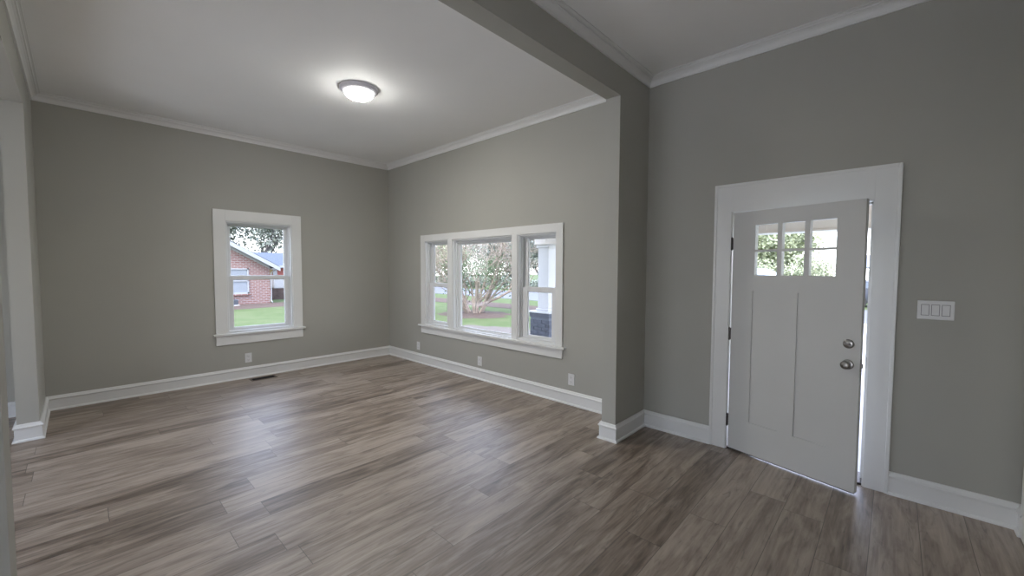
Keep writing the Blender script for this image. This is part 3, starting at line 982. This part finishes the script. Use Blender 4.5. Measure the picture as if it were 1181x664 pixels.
def crown_tree(name, loc, h, spread, leafm, barkm, nleaf, size, seed, label, group=None, trunk=.28, depth=4, droop=.1, low=.28):
    r_ = random.Random(seed)
    o = thing(name, loc, label, 'tree', group=group)
    mb = MB(); tips = []
    th = h*low
    L = Vector(loc)
    mb.tube([L, L+Vector((r_.uniform(-.1, .1), r_.uniform(-.1, .1), th*.6)), L+Vector((r_.uniform(-.2, .2), r_.uniform(-.2, .2), th))], [trunk*1.25, trunk, trunk*.85], 10, False)
    for k in range(6):
        a = 2*pi*k/6+r_.uniform(-.3, .3)
        branch(mb, L+Vector((0, 0, th*r_.uniform(.75, 1))), (cos(a)*spread, sin(a)*spread, 1), h*.33, trunk*.5, depth-1, r_, tips, droop, .6, 3, 4, .02)
    mb.build('trunk', barkm, o, recalc=False)
    mb = MB()
    leaves(mb, tips, nleaf, h*.055, size, r_)
    mb.build('foliage', leafm, o, recalc=False)
    return o

crown_tree('shade_tree', (-38, 8.0, GZ), 11, .6, 'leafB', 'greybark', 14000, .17, 5, 'tall grey-green tree above the blue-grey roof', trunk=.30, low=.10)
crown_tree('shade_tree', (-33, 19.5, GZ), 10, .5, 'leafB', 'greybark', 9000, .17, 15, 'dark-limbed thin tree at the right side of the single window', trunk=.30, low=.12)
crown_tree('shade_tree', (-46, -2.5, GZ), 10, .7, 'leafB', 'greybark', 900, .24, 6, 'sparse tree rising behind the brick gable', trunk=.25)

def copy_thing(src, loc, rz, sc, label):
    c = src.copy(); COL.objects.link(c)
    c.location = loc; c.rotation_euler = (0, 0, rz); c.scale = (sc, sc, sc)
    c['label'] = label
    for ch in src.children:
        d = ch.copy(); COL.objects.link(d); d.parent = c
        d.matrix_parent_inverse = ch.matrix_parent_inverse.copy()
    return c
ta = crown_tree('roadside_tree', (-15.2, 33.6, GZ), 8, 1.3, 'leafA', 'greybark', 15000, .15, 8, 'yellow-green tree beyond the road behind the bare tree', low=.07)
tb = crown_tree('roadside_tree', (-29, 33.8, GZ), 9, 1.3, 'leafB', 'greybark', 15000, .15, 9, 'grey-green tree beyond the road at the left of the triple window', low=.07)
for src, loc, rz, sc, lab in (
        (ta, (-42.5, 34, GZ), 1.7, 1.0, 'yellow-green tree farthest left beyond the road'),
        (tb, (-36, 49, GZ), .5, 1.1, 'tall grey-green tree behind the two leftmost trees beyond the road'),
        (ta, (-21.5, 49, GZ), 4.0, 1.1, 'tall yellow-green tree behind the gap over the bare stems'),
        (tb, (-7, 49, GZ), 2.4, 1.05, 'tall grey-green tree in the rear row seen through the left door panes'),
        (ta, (-1.5, 34, GZ), .6, .98, 'broad yellow-green tree seen through the left and middle door panes'),
        (ta, (2.5, 23.2, GZ-.02), 5.0, .43, 'low yellow-green tree on the near side of the pale house'),
        (ta, (8, 52, GZ), 2.2, .62, 'yellow-green tree rising behind the pale house')):
    copy_thing(src, loc, rz, sc, lab)

def bush(name, loc, r, leafm, n, size, seed, label):
    r_ = random.Random(seed)
    o = thing(name, loc, label, 'bush')
    L = Vector(loc)
    mb = MB(); tips = []
    for k in range(7):
        a = 2*pi*k/7
        branch(mb, L+Vector((cos(a)*.05, sin(a)*.05, 0)), (cos(a)*.7, sin(a)*.7, 1), r*.8, .03, 2, r_, tips, .05, .5, 3, 3, .006)
    mb.build('stems', 'greybark', o, recalc=False)
    mb = MB(); leaves(mb, tips, n, r*.22, size, r_)
    mb.build('foliage', leafm, o, recalc=False)
_r = random.Random(77)
mb = MB()
leaves(mb, [(-56+i*.25, 25.9+_r.uniform(-.35, .35), GZ+_r.uniform(.05, 1.15)) for i in range(214)], 15000, .24, .13, _r)
tag(mb.build('hedge', 'leafB', recalc=False), 'long pale hedge along the far side of the road', 'hedge')
bush('green_bush', (XS+5.6, 6.9, GZ), .75, 'leafB', 1300, .07, 31, 'grey-green bush right of the brown board fence')

# ------------------------------------------------------------------ house and cars across the road
sh = thing('pale_house', (9, 32, GZ), 'pale sided house across the road seen past the open door', 'house')
mb = MB().box((5.4, 31, GZ), (15, 37, 1.75))
for i in range(14):
    mb.box((5.39, 30.985, GZ+.12+i*.155), (15.01, 31, GZ+.12+i*.155+.12))
mb.build('wall', 'siding', sh)
MB().prism([(30.5, 1.75), (34, 2.6), (37.5, 1.75), (37.5, 1.66), (30.5, 1.66)], lambda a, b, d: (d, a, b), 5.0, 15.4).build('roof', 'siding', sh)
for a in (7.2, 11.5):
    MB().box((a, 30.96, .2), (a+1.3, 31, 1.4)).build('window_trim', 'fascia', sh)
for a in (7.3, 11.6):
    MB().box((a, 30.95, .3), (a+1.1, 30.97, 1.3)).build('window', 'carwin', sh)

def vehicle(loc, L, W, prof, glassp, wheels, m, label, rot=0):
    """prof: side outline (x, z) above the ground; loft narrows above the belt line"""
    o = thing('parked_car', loc, label, 'car', group=None)
    o.rotation_euler = (0, 0, rot); o['_local'] = 1
    belt = .55*max(z for _, z in prof)
    def pt(x, z, s):
        k = 1-.16*max(0, (z-belt))/(max(q for _, q in prof)-belt)
        return (x, s*W/2*k, z)
    mb = MB()
    A = [mb.bm.verts.new(pt(x, z, -1)) for x, z in prof]
    B = [mb.bm.verts.new(pt(x, z, 1)) for x, z in prof]
    mb.bm.faces.new(A); mb.bm.faces.new(B[::-1])
    for i in range(len(prof)):
        j = (i+1) % len(prof)
        mb.bm.faces.new((A[i], B[i], B[j], A[j]))
    es = [e for e in mb.bm.edges]
    bmesh.ops.bevel(mb.bm, geom=es, offset=.05, segments=3, profile=.5, affect='EDGES')
    mb.build('body', m, o, True)
    for s in (-1, 1):
        mb = MB()
        pa = [Vector(pt(x, z, s)) + Vector((0, s*.006, 0)) for x, z in glassp]
        pb_ = [Vector(pt(x, z, s)) - Vector((0, s*.03, 0)) for x, z in glassp]
        n = len(pa)
        va = [mb.bm.verts.new(p) for p in pa]; vb = [mb.bm.verts.new(p) for p in pb_]
        mb.bm.faces.new(va); mb.bm.faces.new(vb[::-1])
        for i in range(n):
            mb.bm.faces.new((va[i], va[(i+1) % n], vb[(i+1) % n], vb[i]))
        mb.build('side_window', 'carwin', o)
    for x in wheels:
        for s in (-1, 1):
            mt = Matrix.Translation((x, s*(W/2-.09), .33)) @ Matrix.Rotation(pi/2, 4, 'X')
            t = MB().lathe([(.2, -.1), (.31, -.1), (.33, -.07), (.33, .07), (.31, .1), (.2, .1)], 28, mt).build('wheel', 'tyre', o, True)
            h = MB().lathe([(0, -.09), (.2, -.1), (.2, .1), (0, .09)], 20, mt).build('hub', 'chrome'); sub(h, t)
    xm = max(x for x, _ in prof)
    for s in (-1, 1):
        MB().box((xm-.06, s*W*.36-.14, .62), (xm+.01, s*W*.36+.14, .80), .03).build('headlight', 'chrome', o)
    return o
vehicle((2.55, 10.6, GZ), 5, 1.95,
        [(-2.5, .3), (2.45, .3), (2.5, .75), (2.2, 1.05), (1.75, 1.18), (1.3, 2.0), (1.05, 2.10), (-2.3, 2.12), (-2.5, 1.9)],
        [(-2.2, 1.35), (1.45, 1.35), (1.15, 1.92), (-2.2, 1.92)], (-1.6, 1.6), 'carblue', 'pale blue van parked beyond the porch, seen through the lower left door pane')
vehicle((6.6, 26.6, GZ), 4.5, 1.8,
        [(-2.2, .3), (2.2, .3), (2.25, .7), (1.9, .9), (1.0, 1.0), (.4, 1.42), (-1.2, 1.45), (-1.9, 1.05), (-2.2, 1.0)],
        [(-1.55, 1.05), (.75, 1.05), (.35, 1.36), (-1.15, 1.38)], (-1.35, 1.35), 'cardark', 'charcoal car parked before the pale house across the road')

for o in list(bpy.data.objects):
    if '_local' in o:
        del o['_local']
